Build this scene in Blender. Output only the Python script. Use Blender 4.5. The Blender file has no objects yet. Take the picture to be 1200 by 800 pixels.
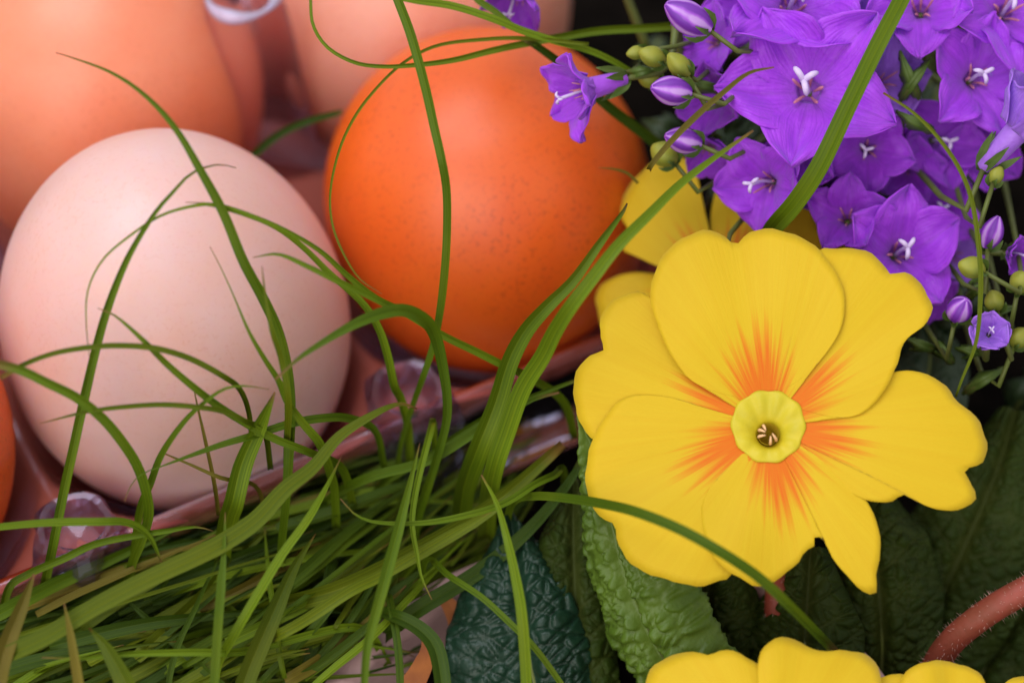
import bpy, bmesh, math, random
import numpy as np
from mathutils import Vector, Matrix

random.seed(7); np.random.seed(7)
S = 0.001                                  # everything below is written in millimetres
scene = bpy.context.scene
col = scene.collection

# ------------------------------------------------------------------ camera
PITCH = math.radians(50)
FWD = Vector((0, math.cos(PITCH), -math.sin(PITCH)))
RGT = Vector((1, 0, 0))
UPV = Vector((0, math.sin(PITCH), math.cos(PITCH)))
TGT = Vector((0, 0, 30)); DIST = 330.0
CAM = TGT - FWD * DIST
LENS = 85.0
F = 1200 * LENS / 36.0

cd = bpy.data.cameras.new('camera'); cam = bpy.data.objects.new('camera', cd); col.objects.link(cam)
cam.location = CAM * S
cam.rotation_euler = (math.pi / 2 - PITCH, 0, 0)
cd.lens = LENS; cd.sensor_width = 36; cd.clip_start = 0.01; cd.clip_end = 20
cd.dof.use_dof = True; cd.dof.focus_distance = 0.304; cd.dof.aperture_fstop = 9.5
cd.dof.aperture_blades = 0
scene.camera = cam

# ------------------------------------------------------------------ light
w = bpy.data.worlds.new('World'); scene.world = w; w.use_nodes = True
bg = w.node_tree.nodes['Background']; bg.inputs[0].default_value = (0.96, 0.95, 1.0, 1); bg.inputs[1].default_value = 0.90
def area(name, loc, target, size, power, color):
    l = bpy.data.lights.new(name, 'AREA'); l.shape = 'DISK'; l.size = size; l.energy = power; l.color = color
    o = bpy.data.objects.new(name, l); col.objects.link(o); o.location = loc
    o.rotation_euler = (Vector(target) - Vector(loc)).to_track_quat('-Z', 'Y').to_euler()
area('window_light', (-0.24, 0.03, 0.84), (0, 0, 0.03), 0.60, 5.4, (0.88, 0.92, 1.0))
area('front_fill_light', (-0.30, -0.80, 0.62), (-0.02, 0, 0.03), 0.80, 6.8, (1.0, 0.93, 0.86))  # added fill lamp on the camera side, brightens the eggs' lower parts
scene.view_settings.view_transform = 'Standard'; scene.view_settings.look = 'None'
scene.view_settings.exposure = -0.26; scene.view_settings.gamma = 1.0
scene.render.engine = 'CYCLES'
scene.cycles.max_bounces = 12; scene.cycles.transparent_max_bounces = 24

# ------------------------------------------------------------------ helpers
def px(u, v, d):
    """photo pixel + distance along the view axis -> point (mm)"""
    return CAM + (FWD + RGT * ((u - 600) / F) + UPV * ((400 - v) / F)) * d
def pz(u, v, z):
    """photo pixel on the horizontal plane at height z (mm)"""
    r = FWD + RGT * ((u - 600) / F) + UPV * ((400 - v) / F)
    return CAM + r * ((z - CAM.z) / r.z)
def dp(p): return (Vector(p) - CAM).dot(FWD)
def camv(a, b, c=1.0):                       # direction: a right, b up, c towards the camera
    return (RGT * a + UPV * b - FWD * c).normalized()

def wloc(o):
    p = Vector((0, 0, 0))
    while o is not None:
        p += o.location; o = o.parent
    return p
def empty(name, loc, label, cat, group=None):
    o = bpy.data.objects.new(name, None); col.objects.link(o); o.location = Vector(loc) * S
    o.empty_display_size = 0.005
    tag(o, label, cat, group); return o
def tag(o, label=None, cat=None, group=None, kind=None):
    for k, v in (('label', label), ('category', cat), ('group', group), ('kind', kind)):
        if v: o[k] = v
    return o
def mesh(name, verts, faces, mat, parent=None, smooth=True, uv=None, sharp=None, origin=None, vcol=None):
    """verts in world mm; uv: one (u,v) per vertex; sharp: set of vertex-index pairs"""
    V = np.asarray([tuple(v) for v in verts], float)
    og = Vector((V.min(0) + V.max(0)) / 2) if origin is None else Vector(origin)
    V = (V - np.array(og)) * S
    me = bpy.data.meshes.new(name); me.from_pydata(V.tolist(), [], faces); me.materials.append(mat)
    if smooth: me.polygons.foreach_set('use_smooth', [True] * len(me.polygons))
    if uv is not None:
        lay = me.uv_layers.new(name='UVMap')
        idx = np.zeros(len(me.loops), int); me.loops.foreach_get('vertex_index', idx)
        lay.data.foreach_set('uv', np.asarray(uv, float)[idx].ravel())
    if sharp:
        a = me.attributes.new('sharp_edge', 'BOOLEAN', 'EDGE')
        for e in me.edges:
            if (min(e.vertices), max(e.vertices)) in sharp: a.data[e.index].value = True
    me.update()
    o = bpy.data.objects.new(name, me); col.objects.link(o)
    o.location = og * S - (wloc(parent) if parent else Vector((0, 0, 0)))
    o.parent = parent
    return o
def solidify(o, t, offset=-1):
    m = o.modifiers.new('thickness', 'SOLIDIFY'); m.thickness = t * S; m.offset = offset
    return o
def grid_faces(n, m, wrap=False):
    f = []
    for i in range(n - 1):
        for j in range(m if wrap else m - 1):
            k = (j + 1) % m
            f.append((i * m + j, i * m + k, (i + 1) * m + k, (i + 1) * m + j))
    return f
def spline(pts, n):
    """Catmull-Rom through pts (any dimension) resampled to n points evenly by length"""
    P = np.asarray([tuple(p) for p in pts], float)
    if len(P) == 2: P = np.array([P[0], (P[0] + P[1]) / 2, P[1]])
    Q = np.vstack([2 * P[0] - P[1], P, 2 * P[-1] - P[-2]])
    out = []
    for i in range(1, len(Q) - 2):
        for t in np.linspace(0, 1, 12, endpoint=False):
            a, b, c, d = Q[i - 1], Q[i], Q[i + 1], Q[i + 2]
            out.append(.5 * (2 * b + (c - a) * t + (2 * a - 5 * b + 4 * c - d) * t * t + (3 * b - a - 3 * c + d) * t ** 3))
    out.append(P[-1]); out = np.array(out)
    L = np.r_[0, np.cumsum(np.linalg.norm(np.diff(out, axis=0), axis=1))]
    s = np.linspace(0, L[-1], n)
    return np.stack([np.interp(s, L, out[:, k]) for k in range(out.shape[1])], 1)
def frames(P):
    T = np.gradient(P, axis=0); T /= np.linalg.norm(T, axis=1)[:, None] + 1e-12
    return T
def tube_vf(P, R, seg=8):
    P = np.asarray(P, float); T = frames(P); V = []
    n = np.cross(T[0], [0.3, 0.2, 1.0]); n /= np.linalg.norm(n)
    for i in range(len(P)):
        n = n - T[i] * n.dot(T[i]); n /= np.linalg.norm(n); b = np.cross(T[i], n)
        r = R[i] if hasattr(R, '__len__') else R
        for k in range(seg):
            a = 2 * math.pi * k / seg; V.append(P[i] + r * (math.cos(a) * n + math.sin(a) * b))
    f = grid_faces(len(P), seg, True)
    f.append(tuple(reversed(range(seg)))); f.append(tuple(range((len(P) - 1) * seg, len(P) * seg)))
    return V, f
def tube(name, P, R, mat, parent=None, seg=8):
    V, f = tube_vf(P, R, seg); return mesh(name, V, f, mat, parent)

# ------------------------------------------------------------------ materials
class N:
    def __init__(s, name):
        s.m = bpy.data.materials.new(name); s.m.use_nodes = True; s.t = s.m.node_tree
        s.p = s.t.nodes['Principled BSDF']; s.out = s.t.nodes['Material Output']
    def n(s, typ, **kw):
        nd = s.t.nodes.new(typ)
        for k, v in kw.items():
            if k in nd.inputs: nd.inputs[k].default_value = v
            else: setattr(nd, k, v)
        return nd
    def l(s, a, b): s.t.links.new(a, b)
    def noise(s, vec, scale, detail=3, rough=.5):
        nd = s.n('ShaderNodeTexNoise', Scale=scale, Detail=detail, Roughness=rough)
        if vec is not None: s.l(vec, nd.inputs['Vector'])
        return nd.outputs[0]
    def coord(s, which='Object'): return s.n('ShaderNodeTexCoord').outputs[which]
    def mapping(s, vec, scale=(1, 1, 1)):
        nd = s.n('ShaderNodeMapping'); nd.inputs['Scale'].default_value = scale; s.l(vec, nd.inputs['Vector']); return nd.outputs[0]
    def ramp(s, fac, stops, interp='LINEAR'):
        nd = s.n('ShaderNodeValToRGB'); nd.color_ramp.interpolation = interp
        e = nd.color_ramp.elements
        while len(e) < len(stops): e.new(.5)
        for k, (p, c) in enumerate(stops):
            e[k].position = p; e[k].color = (c + (1,)) if isinstance(c, tuple) else (c, c, c, 1)
        s.l(fac, nd.inputs[0]); return nd.outputs[0]
    def mix(s, fac, a, b, mode='MIX'):
        nd = s.n('ShaderNodeMix', data_type='RGBA', blend_type=mode)
        for i, x in ((6, a), (7, b)):
            if isinstance(x, tuple): nd.inputs[i].default_value = x + (1,)
            else: s.l(x, nd.inputs[i])
        if isinstance(fac, float): nd.inputs[0].default_value = fac
        else: s.l(fac, nd.inputs[0])
        return nd.outputs[2]
    def math(s, op, a, b=None, clamp=False):
        nd = s.n('ShaderNodeMath', operation=op, use_clamp=clamp)
        for i, x in enumerate((a, b)):
            if x is None: continue
            if isinstance(x, (int, float)): nd.inputs[i].default_value = x
            else: s.l(x, nd.inputs[i])
        return nd.outputs[0]
    def bump(s, h, strength, dist):
        nd = s.n('ShaderNodeBump', Strength=strength, Distance=dist); s.l(h, nd.inputs['Height'])
        s.l(nd.outputs[0], s.p.inputs['Normal']); return nd.outputs[0]
    def set(s, **kw):
        for k, v in kw.items(): s.p.inputs[k.replace('_', ' ')].default_value = v
    def base(s, c):
        if isinstance(c, tuple): s.p.inputs['Base Color'].default_value = c + (1,)
        else: s.l(c, s.p.inputs['Base Color'])
    def translucent(s, c, fac):
        tr = s.n('ShaderNodeBsdfTranslucent'); mx = s.n('ShaderNodeMixShader'); mx.inputs[0].default_value = fac
        if isinstance(c, tuple): tr.inputs[0].default_value = c + (1,)
        else: s.l(c, tr.inputs[0])
        s.l(s.p.outputs[0], mx.inputs[1]); s.l(tr.outputs[0], mx.inputs[2]); s.l(mx.outputs[0], s.out.inputs[0])

def egg_mat(name, c1, c2, dots, dotamt, rough, sss=.7):
    k = N(name); o = k.coord()
    big = k.noise(o, 45, 3, .6); c = k.mix(k.ramp(big, [(.3, 0.0), (.7, 1.0)]), c1, c2)
    sp = k.noise(o, 1500, 2, .6); m1 = k.ramp(sp, [(.54, 0.0), (.70, 1.0)])
    reg = k.ramp(k.noise(o, 60, 2), [(.35, .25), (.65, 1.0)])
    f = k.math('MULTIPLY', k.math('MULTIPLY', m1, reg), dotamt)
    c = k.mix(f, c, dots); k.base(c)
    k.set(Roughness=rough, Subsurface_Weight=sss, Subsurface_Scale=.006)
    k.p.inputs['Subsurface Radius'].default_value = (1.0, .42, .16)
    k.p.inputs['Specular IOR Level'].default_value = .60
    pores = k.noise(o, 1500, 2); k.bump(pores, .16, .00012)
    return k.m
M = {}
M['egg_pale'] = egg_mat('pale_shell', (.69, .455, .43), (.69, .385, .31), (.60, .27, .18), .30, .46, .8)
M['egg_orange'] = egg_mat('orange_shell', (.74, .125, .006), (.71, .098, .004), (.34, .035, .003), .60, .40)
M['egg_pink'] = egg_mat('pink_shell', (.74, .36, .27), (.72, .28, .18), (.5, .12, .06), .35, .45)
M['egg_salmon'] = egg_mat('salmon_shell', (.74, .27, .15), (.72, .20, .09), (.45, .09, .03), .35, .45)

def petal_yellow():
    k = N('yellow_petal'); uv = k.coord('UV')
    sx = k.n('ShaderNodeSeparateXYZ'); k.l(uv, sx.inputs[0]); u, v = sx.outputs[0], sx.outputs[1]
    st = k.noise(k.mapping(uv, (1.0, .06, 1)), 9, 4, .65)             # streaks that run outwards
    st2 = k.noise(k.mapping(uv, (1.0, .05, 1)), 26, 3, .6)
    # flame: v is distance from the flower's centre, u angle across the petal
    au = k.math('ABSOLUTE', u)
    lim = k.math('SUBTRACT', k.math('ADD', .385, k.math('MULTIPLY', k.math('SUBTRACT', st, .5), .75)), k.math('MULTIPLY', k.math('POWER', au, 1.6), .20))
    lim = k.math('ADD', lim, k.math('MULTIPLY', k.math('SUBTRACT', st2, .5), .22))
    d = k.math('SUBTRACT', lim, v)
    f = k.ramp(k.math('ADD', k.math('MULTIPLY', d, 3.0), .5, True), [(.2, 0.0), (.8, 1.0)])
    ora = k.mix(k.ramp(st2, [(.35, 0.0), (.65, 1.0)]), (.78, .150, .004), (.76, .215, .005))
    yel = k.mix(k.ramp(st, [(.3, 0.0), (.75, 1.0)]), (.74, .515, .012), (.72, .465, .008))
    c = k.mix(f, yel, ora); k.base(c)
    k.set(Roughness=.58); k.p.inputs['Specular IOR Level'].default_value = .25
    k.p.inputs['Sheen Weight'].default_value = .12; k.p.inputs['Sheen Roughness'].default_value = .5
    fine = k.noise(k.mapping(uv, (1, .10, 1)), 38, 3); pap = k.noise(k.coord(), 1600, 2)
    h = k.math('ADD', fine, k.math('MULTIPLY', pap, .5)); k.bump(h, .22, .00022)
    k.translucent(c, .28); return k.m
M['yellow'] = petal_yellow()
def petal_violet(name, a, b, edge):
    k = N(name); uv = k.coord('UV'); o = k.coord()
    sx = k.n('ShaderNodeSeparateXYZ'); k.l(uv, sx.inputs[0]); u, v = sx.outputs[0], sx.outputs[1]
    n1 = k.noise(o, 260, 3); c = k.mix(k.ramp(n1, [(.3, 0.0), (.7, 1.0)]), a, b)
    vein = k.noise(k.mapping(uv, (1, .09, 1)), 16, 3, .6)
    c = k.mix(k.math('MULTIPLY', k.ramp(vein, [(.47, 0.0), (.66, 1.0)]), .75), c, edge)
    mid = k.ramp(k.math('ABSOLUTE', u), [(0.0, 1.0), (.07, 0.0)])
    c = k.mix(k.math('MULTIPLY', mid, .45), c, (a[0] * .5, a[1] * .5, a[2] * .55))
    tube_ = k.ramp(v, [(.0, 1.0), (.3, 0.0)]); c = k.mix(k.math('MULTIPLY', tube_, .25), c, (.45, .22, .72))
    k.base(c); k.set(Roughness=.42); k.p.inputs['Specular IOR Level'].default_value = .5
    k.p.inputs['Sheen Weight'].default_value = .3; k.p.inputs['Sheen Tint'].default_value = (.8, .75, 1, 1)
    h = k.math('ADD', k.math('MULTIPLY', vein, 1.0), k.math('MULTIPLY', k.noise(o, 1400, 2), .6)); k.bump(h, .6, .0004)
    k.translucent(c, .30); return k.m
M['violet'] = petal_violet('violet_petal', (.52, .066, .90), (.44, .046, .82), (.32, .024, .66))
M['violet_dark'] = petal_violet('deep_violet_petal', (.44, .042, .80), (.36, .030, .70), (.25, .018, .54))
M['violet_light'] = petal_violet('pale_violet_petal', (.52, .22, .90), (.44, .15, .84), (.32, .09, .72))
def budmat():
    k = N('striped_bud'); sx = k.n('ShaderNodeSeparateXYZ'); k.l(k.coord('UV'), sx.inputs[0])
    n1 = k.noise(k.coord(), 400, 3); w_ = k.math('ADD', sx.outputs[0], k.math('MULTIPLY', k.math('SUBTRACT', n1, .5), 2.2))
    c = k.ramp(k.math('ADD', k.math('MULTIPLY', w_, .5), .5), [(.25, (.17, .025, .36)), (.62, (.36, .08, .60)), (.95, (.56, .30, .72))]); k.base(c)
    k.set(Roughness=.5); k.translucent(c, .15); return k.m
M['bud'] = budmat()
def simple(name, c, c2, rough, scale, spec=.4, bump=.2, bd=.0003, trans=0):
    k = N(name); o = k.coord(); cc = k.mix(k.ramp(k.noise(o, scale, 3), [(.3, 0.0), (.7, 1.0)]), c, c2); k.base(cc)
    k.set(Roughness=rough); k.p.inputs['Specular IOR Level'].default_value = spec
    k.bump(k.noise(o, scale * 2.2, 3), bump, bd)
    if trans: k.translucent(cc, trans)
    return k.m
M['stigma'] = simple('pale_stigma', (.75, .62, .85), (.66, .50, .80), .5, 500, trans=.2)
M['stamen'] = simple('pinkish_stamen', (.58, .22, .26), (.42, .12, .20), .6, 500)
M['anther'] = simple('cream_anther', (.85, .55, .30), (.72, .36, .12), .5, 800)
M['calyx'] = simple('calyx_green', (.10, .155, .022), (.055, .10, .012), .5, 400, trans=.2)
M['bud_green'] = simple('yellowish_bud', (.38, .36, .035), (.20, .24, .03), .5, 300, trans=.2)
M['stem_green'] = simple('stem_green', (.11, .14, .02), (.08, .085, .02), .5, 300)
M['eye'] = simple('greenish_yellow_eye', (.68, .54, .018), (.60, .50, .02), .5, 500, trans=.2)
M['throat'] = simple('ochre_throat', (.58, .43, .018), (.48, .34, .014), .6, 600)
M['red_stem'] = simple('reddish_stem', (.26, .045, .026), (.18, .042, .018), .55, 350, bump=.4)
M['hair'] = simple('pale_hair', (.55, .33, .27), (.45, .25, .2), .6, 500)
M['dry'] = simple('dry_leaf_brown', (.42, .13, .02), (.26, .07, .012), .6, 300, trans=.15)
def clay():
    k = N('pale_pink_clay'); o = k.coord(); c = k.mix(k.ramp(k.noise(o, 120, 4, .7), [(.35, 0.0), (.7, 1.0)]), (.44, .27, .25), (.36, .21, .19)); k.base(c)
    k.set(Roughness=.7); k.bump(k.noise(o, 700, 3), .3, .0004); return k.m
M['clay'] = clay()
def soil():
    k = N('dark_soil'); o = k.coord(); n = k.noise(o, 160, 6, .7)
    k.base(k.ramp(n, [(.3, (.002, .0016, .0015)), (.7, (.011, .008, .006))])); k.set(Roughness=.95)
    k.p.inputs['Specular IOR Level'].default_value = 0.02
    k.bump(n, .9, .004); return k.m
M['soil'] = soil()
def grass(name, a, b, tip):
    k = N(name); uv = k.coord('UV'); sx = k.n('ShaderNodeSeparateXYZ'); k.l(uv, sx.inputs[0]); u, v = sx.outputs[0], sx.outputs[1]
    oi = k.n('ShaderNodeObjectInfo').outputs['Random']
    st = k.noise(k.mapping(uv, (1, .02, 1)), 14, 3, .7)
    wide = k.noise(k.mapping(uv, (1, .03, 1)), 2.2, 2, .6)
    c = k.mix(k.ramp(k.math('ADD', k.math('MULTIPLY', st, .55), k.math('MULTIPLY', wide, .45)), [(.40, 0.0), (.60, 1.0)]), (a[0] * .70, a[1] * .72, a[2] * .7), (b[0] * 1.12, b[1] * 1.12, b[2] * 1.1))
    rib = k.ramp(k.math('ABSOLUTE', u), [(.02, 1.0), (.13, 0.0)]); c = k.mix(k.math('MULTIPLY', rib, .7), c, (b[0] * 1.35, b[1] * 1.25, b[2] * 1.4))
    c = k.mix(k.math('MULTIPLY', oi, .8), c, (a[0] * .45, a[1] * .52, a[2] * .4))
    patch = k.noise(k.coord(), 55, 3, .6); c = k.mix(k.math('MULTIPLY', k.ramp(patch, [(.5, 0.0), (.75, 1.0)]), .25), c, (b[0] * 1.25, b[1] * .95, b[2]))
    tp = k.ramp(v, [(.93, 0.0), (1.0, .8)]); c = k.mix(tp, c, tip); k.base(c)
    k.set(Roughness=.42); k.p.inputs['Specular IOR Level'].default_value = .20
    k.bump(st, .45, .00025); k.translucent(c, .22); return k.m
M['grass'] = grass('grass_green', (.105, .180, .006), (.195, .275, .008), (.26, .10, .05))
M['grass_dark'] = grass('grass_deep_green', (.045, .092, .005), (.078, .125, .006), (.16, .09, .02))
M['grass_olive'] = grass('grass_olive', (.105, .148, .005), (.170, .205, .006), (.25, .10, .03))
M['grass_brown'] = grass('grass_browning', (.20, .135, .018), (.22, .19, .02), (.30, .12, .06))
def leafmat(name, a, b, vein, rough, spec):
    k = N(name); o = k.coord(); uv = k.coord('UV'); n = k.noise(o, 180, 3)
    c = k.mix(k.ramp(n, [(.3, 0.0), (.7, 1.0)]), a, b)
    at = k.n('ShaderNodeAttribute', attribute_name='vein'); c = k.mix(k.math('MULTIPLY', at.outputs['Fac'], .6), c, vein); k.base(c)
    k.set(Roughness=rough); k.p.inputs['Specular IOR Level'].default_value = spec
    k.bump(k.noise(o, 900, 3), .5, .0004); k.translucent(c, .12); return k.m
M['leaf_bright'] = leafmat('fresh_primrose_leaf', (.090, .155, .010), (.060, .115, .007), (.12, .18, .02), .5, .4)
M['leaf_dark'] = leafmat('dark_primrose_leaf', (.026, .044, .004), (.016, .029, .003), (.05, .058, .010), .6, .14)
M['leaf_teal'] = leafmat('glossy_primrose_leaf', (.010, .040, .020), (.007, .028, .012), (.015, .04, .02), .40, .4)
M['leaf_small'] = leafmat('bellflower_leaf', (.022, .045, .012), (.014, .030, .010), (.03, .05, .015), .45, .4)
def plastic():
    k = N('clear_violet_plastic'); k.t.nodes.remove(k.p)
    tr = k.n('ShaderNodeBsdfTransparent'); tr.inputs[0].default_value = (.95, .86, .98, 1)
    gl = k.n('ShaderNodeBsdfGlossy'); gl.inputs['Roughness'].default_value = .07; gl.inputs[0].default_value = (.86, .84, 1, 1)
    df = k.n('ShaderNodeBsdfDiffuse'); df.inputs[0].default_value = (.85, .70, .92, 1)
    fr = k.n('ShaderNodeFresnel', IOR=1.55); mx = k.n('ShaderNodeMixShader'); m2 = k.n('ShaderNodeMixShader'); m2.inputs[0].default_value = .03
    bp = k.n('ShaderNodeBump', Strength=.35, Distance=.0006); k.l(k.noise(k.coord(), 130, 2), bp.inputs['Height'])
    k.l(bp.outputs[0], gl.inputs['Normal']); k.l(bp.outputs[0], fr.inputs['Normal'])
    k.l(tr.outputs[0], m2.inputs[1]); k.l(df.outputs[0], m2.inputs[2])
    k.l(fr.outputs[0], mx.inputs[0]); k.l(m2.outputs[0], mx.inputs[1]); k.l(gl.outputs[0], mx.inputs[2]); k.l(mx.outputs[0], k.out.inputs[0])
    return k.m
M['plastic'] = plastic()
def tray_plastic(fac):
    m = M['plastic'].copy(); m.name = 'egg_glow_plastic'
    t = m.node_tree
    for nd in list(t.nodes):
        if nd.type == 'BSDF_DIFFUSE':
            nd.inputs[0].default_value = (.92, .27, .20, 1); df = t.nodes.new('ShaderNodeBsdfTranslucent'); df.inputs[0].default_value = (.92, .27, .25, 1)  # peach-red is the eggs' glow and reflection, put into the plastic's colour
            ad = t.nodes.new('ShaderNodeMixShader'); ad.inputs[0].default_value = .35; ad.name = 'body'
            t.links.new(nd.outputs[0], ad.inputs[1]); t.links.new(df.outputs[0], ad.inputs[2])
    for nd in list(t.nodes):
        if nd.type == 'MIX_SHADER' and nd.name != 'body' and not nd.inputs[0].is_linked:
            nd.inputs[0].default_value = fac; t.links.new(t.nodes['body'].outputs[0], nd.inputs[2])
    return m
def post_plastic():
    m = M['plastic'].copy(); m.name = 'clear_post_plastic'
    for nd in m.node_tree.nodes:
        if nd.type == 'BSDF_TRANSPARENT': nd.inputs[0].default_value = (.99, .965, .985, 1)
        if nd.type == 'FRESNEL': nd.inputs['IOR'].default_value = 1.30
    return m
M['post'] = post_plastic()
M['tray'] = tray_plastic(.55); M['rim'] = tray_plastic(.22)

# ------------------------------------------------------------------ ground
def ground():
    n = 90; V = []
    for i in range(n):
        for j in range(n):
            x = -420 + 840 * j / (n - 1); y = -330 + 900 * i / (n - 1)
            V.append((x, y, 0.6 * math.sin(x * .21 + 1.3 * math.sin(y * .13)) * math.sin(y * .17) - 1.2))
    tag(mesh('ground', V, grid_faces(n, n), M['soil']), 'dark soil surface under the carton and plants', kind='structure')
ground()

# ------------------------------------------------------------------ eggs and carton
def lathe(prof, seg=64):
    V = []; n = len(prof)
    for r, z in prof:
        for k in range(seg):
            a = 2 * math.pi * k / seg; V.append((r * math.cos(a), r * math.sin(a), z))
    return V, grid_faces(n, seg, True)
def egg(name, c, b, a, k, tilt, mat, label):
    prof = []
    n = 40
    for i in range(n + 1):
        th = -math.pi / 2 + math.pi * i / n; t = math.sin(th)
        prof.append((max(b * math.cos(th) * (1 + k * t), .002), a * t))
    V, f = lathe(prof)
    R = Matrix.Rotation(math.radians(tilt[0]), 3, 'X') @ Matrix.Rotation(math.radians(tilt[1]), 3, 'Y')
    V = [Vector(c) + R @ Vector(v) for v in V]
    return tag(mesh(name, V, f, mat, origin=c), label, 'egg', 'eggs in the clear carton')
EZ = 32.0
c_pale = pz(206, 378, EZ); c_or = pz(571, 238, EZ)
e1 = (c_or - c_pale); PIT = e1.length; e1.normalize(); e2 = Vector((-e1.y, e1.x, 0))
def cell(i, j, z=EZ): p = c_pale + e1 * (PIT * i) + e2 * (PIT * j); return Vector((p.x, p.y, z))
print('pitch', PIT, 'depths', dp(c_pale), dp(c_or), dp(cell(0, 1)), 'angle', math.degrees(math.atan2(e1.y, e1.x)))
egg('egg', c_pale + Vector((0, -.2, .8)), 23.6, 29.5, -.05, (3, -3), M['egg_pale'], 'pale pinkish white egg behind the arching grass blades')
egg('egg', c_or, 23.2, 25.5, .03, (-6, 0), M['egg_orange'], 'deep orange speckled egg beside the yellow primrose')
egg('egg', cell(-1, 0), 23.0, 28, .06, (0, 0), M['egg_orange'], 'orange egg showing only its edge left of the pale egg')
c_bl = pz(122, 112, EZ); c_br = pz(481, 4, EZ)
print('back', (c_br - c_bl).length, (c_bl - c_pale).length, (c_br - c_or).length, (c_bl - cell(0, 1)).length, (c_br - cell(1, 1)).length)
egg('egg', c_bl, 23.6, 28, .05, (0, 0), M['egg_salmon'], 'salmon coloured egg behind the pale egg')
egg('egg', c_br, 24.6, 28.5, .05, (0, 0), M['egg_pink'], 'pink egg behind the deep orange egg')

def cw(s, t, z): p = c_pale + e1 * s + e2 * t; return Vector((p.x, p.y, z))
def carton():
    root = empty('egg_carton', cw(0, PIT * .5, 0), 'clear violet tinted plastic egg carton holding the eggs', 'egg carton')
    H = PIT / 2
    s0, s1, t0, t1 = -1.5 * PIT, 1.5 * PIT, -.5 * PIT, 1.5 * PIT
    ns, nt = 121, 81; V = []
    for a in range(nt):
        t = t0 + (t1 - t0) * a / (nt - 1)
        for b in range(ns):
            s = s0 + (s1 - s0) * b / (ns - 1)
            ds = s - PIT * round(max(-1, min(1, s / PIT))); dt = t - PIT * round(max(0, min(1, t / PIT)))
            d = math.hypot(ds, dt); q = min(d / 25.0, 1)
            z = 2.0 + 19 * q ** 2.3 + max(0, d - 25) * .5
            V.append(cw(s, t, z))
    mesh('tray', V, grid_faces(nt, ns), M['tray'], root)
    # rim that runs round the tray: profile swept round a rounded rectangle
    loop = []; rc = 9
    for (cx, cy, a0) in ((s1 - rc, t0 + rc, -90), (s1 - rc, t1 - rc, 0), (s0 + rc, t1 - rc, 90), (s0 + rc, t0 + rc, 180)):
        for k in range(9):
            a = math.radians(a0 + 90 * k / 8); loop.append((cx, cy, math.cos(a), math.sin(a)))
    full = []
    for i, q in enumerate(loop):
        n = loop[(i + 1) % len(loop)]; full.append(q)
        if (i % 9) == 8:
            for t in np.linspace(0, 1, 26)[1:-1]:
                full.append(tuple(q[m] + (n[m] - q[m]) * t for m in range(4)))
    prof = [(-1.5, 20.5), (-1.4, 22.5), (-.5, 24.6), (.6, 25), (1.4, 24), (1.9, 18.5), (2.4, 13.6), (3.0, 12.6), (5.6, 12.4), (6.4, 12.9), (6.9, 12.2), (6.6, 11.2)]
    V = []
    for q in full:
        for (o_, z) in prof:
            V.append(cw(q[0] + q[2] * (rc + o_), q[1] + q[3] * (rc + o_), z))
    m = len(prof); n = len(full)
    fc = [(i * m + j, ((i + 1) % n) * m + j, ((i + 1) % n) * m + j + 1, i * m + j + 1) for i in range(n) for j in range(m - 1)]
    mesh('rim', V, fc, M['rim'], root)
    def post(c, prof, flutes, amp, seg=48, smooth=True):
        V = []
        for (r, z, fl) in prof:
            for k in range(seg):
                a = 2 * math.pi * k / seg; rr = r * (1 + fl * amp * math.cos(flutes * a) + fl * amp * .4 * math.sin(3 * a + z))
                V.append(Vector((c.x + rr * math.cos(a), c.y + rr * math.sin(a), z)))
        f = grid_faces(len(prof), seg, True); f.append(tuple(range((len(prof) - 1) * seg, len(prof) * seg)))
        return mesh('post', V, f, M['post'] if smooth else M['plastic'], root, smooth=smooth)
    tall = [(9.0, 20, .2), (8.2, 26, .5), (7.6, 32, .6), (7.0, 38, .6), (6.4, 45, .6), (5.8, 51, .4), (5.2, 53.6, .1), (4.6, 54.2, 0), (3.6, 53.4, 0), (3.0, 51.5, 0), (.4, 51, 0)]
    short = [(7.5, 13, .2), (7.0, 17, .8), (6.4, 21, 1), (6.0, 25, 1), (5.4, 27.6, .6), (4.8, 28.6, .2), (4.0, 28.4, .2), (3.3, 26.6, .6), (2.6, 25.2, .6), (.4, 24.9, 0)]
    ap = pz(285, 6, 52); post(Vector((ap.x, ap.y, 0)), tall, 4, .07); print('post', [(Vector((c.x, c.y, 0)) - Vector((ap.x, ap.y, 0))).length for c in (c_bl, c_br, c_pale, c_or)])
    highlight_mat = tray_plastic(.55); highlight_mat.name = 'ring_highlight_plastic'
    for nd in highlight_mat.node_tree.nodes:
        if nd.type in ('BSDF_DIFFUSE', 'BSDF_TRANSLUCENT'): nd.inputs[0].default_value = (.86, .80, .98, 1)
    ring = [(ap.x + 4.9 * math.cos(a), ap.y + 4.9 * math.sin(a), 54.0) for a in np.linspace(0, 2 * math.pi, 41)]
    tube('post_highlight_ring', ring, [.75 + .35 * math.sin(3 * a + 1.0) for a in np.linspace(0, 2 * math.pi, 41)], highlight_mat, root, 10)  # added pale ring, draws the white highlight on the post top
    for i in (-.5, .5):
        if i < 0: post(cw(i * PIT, .5 * PIT, 0), tall, 4, .07)
        post(cw(i * PIT, -.5 * PIT + 1.5, 0), short, 5, .16, 22, False)
        post(cw(i * PIT, 1.5 * PIT - 1.5, 0), short, 5, .16, 22, False)
carton()

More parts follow.
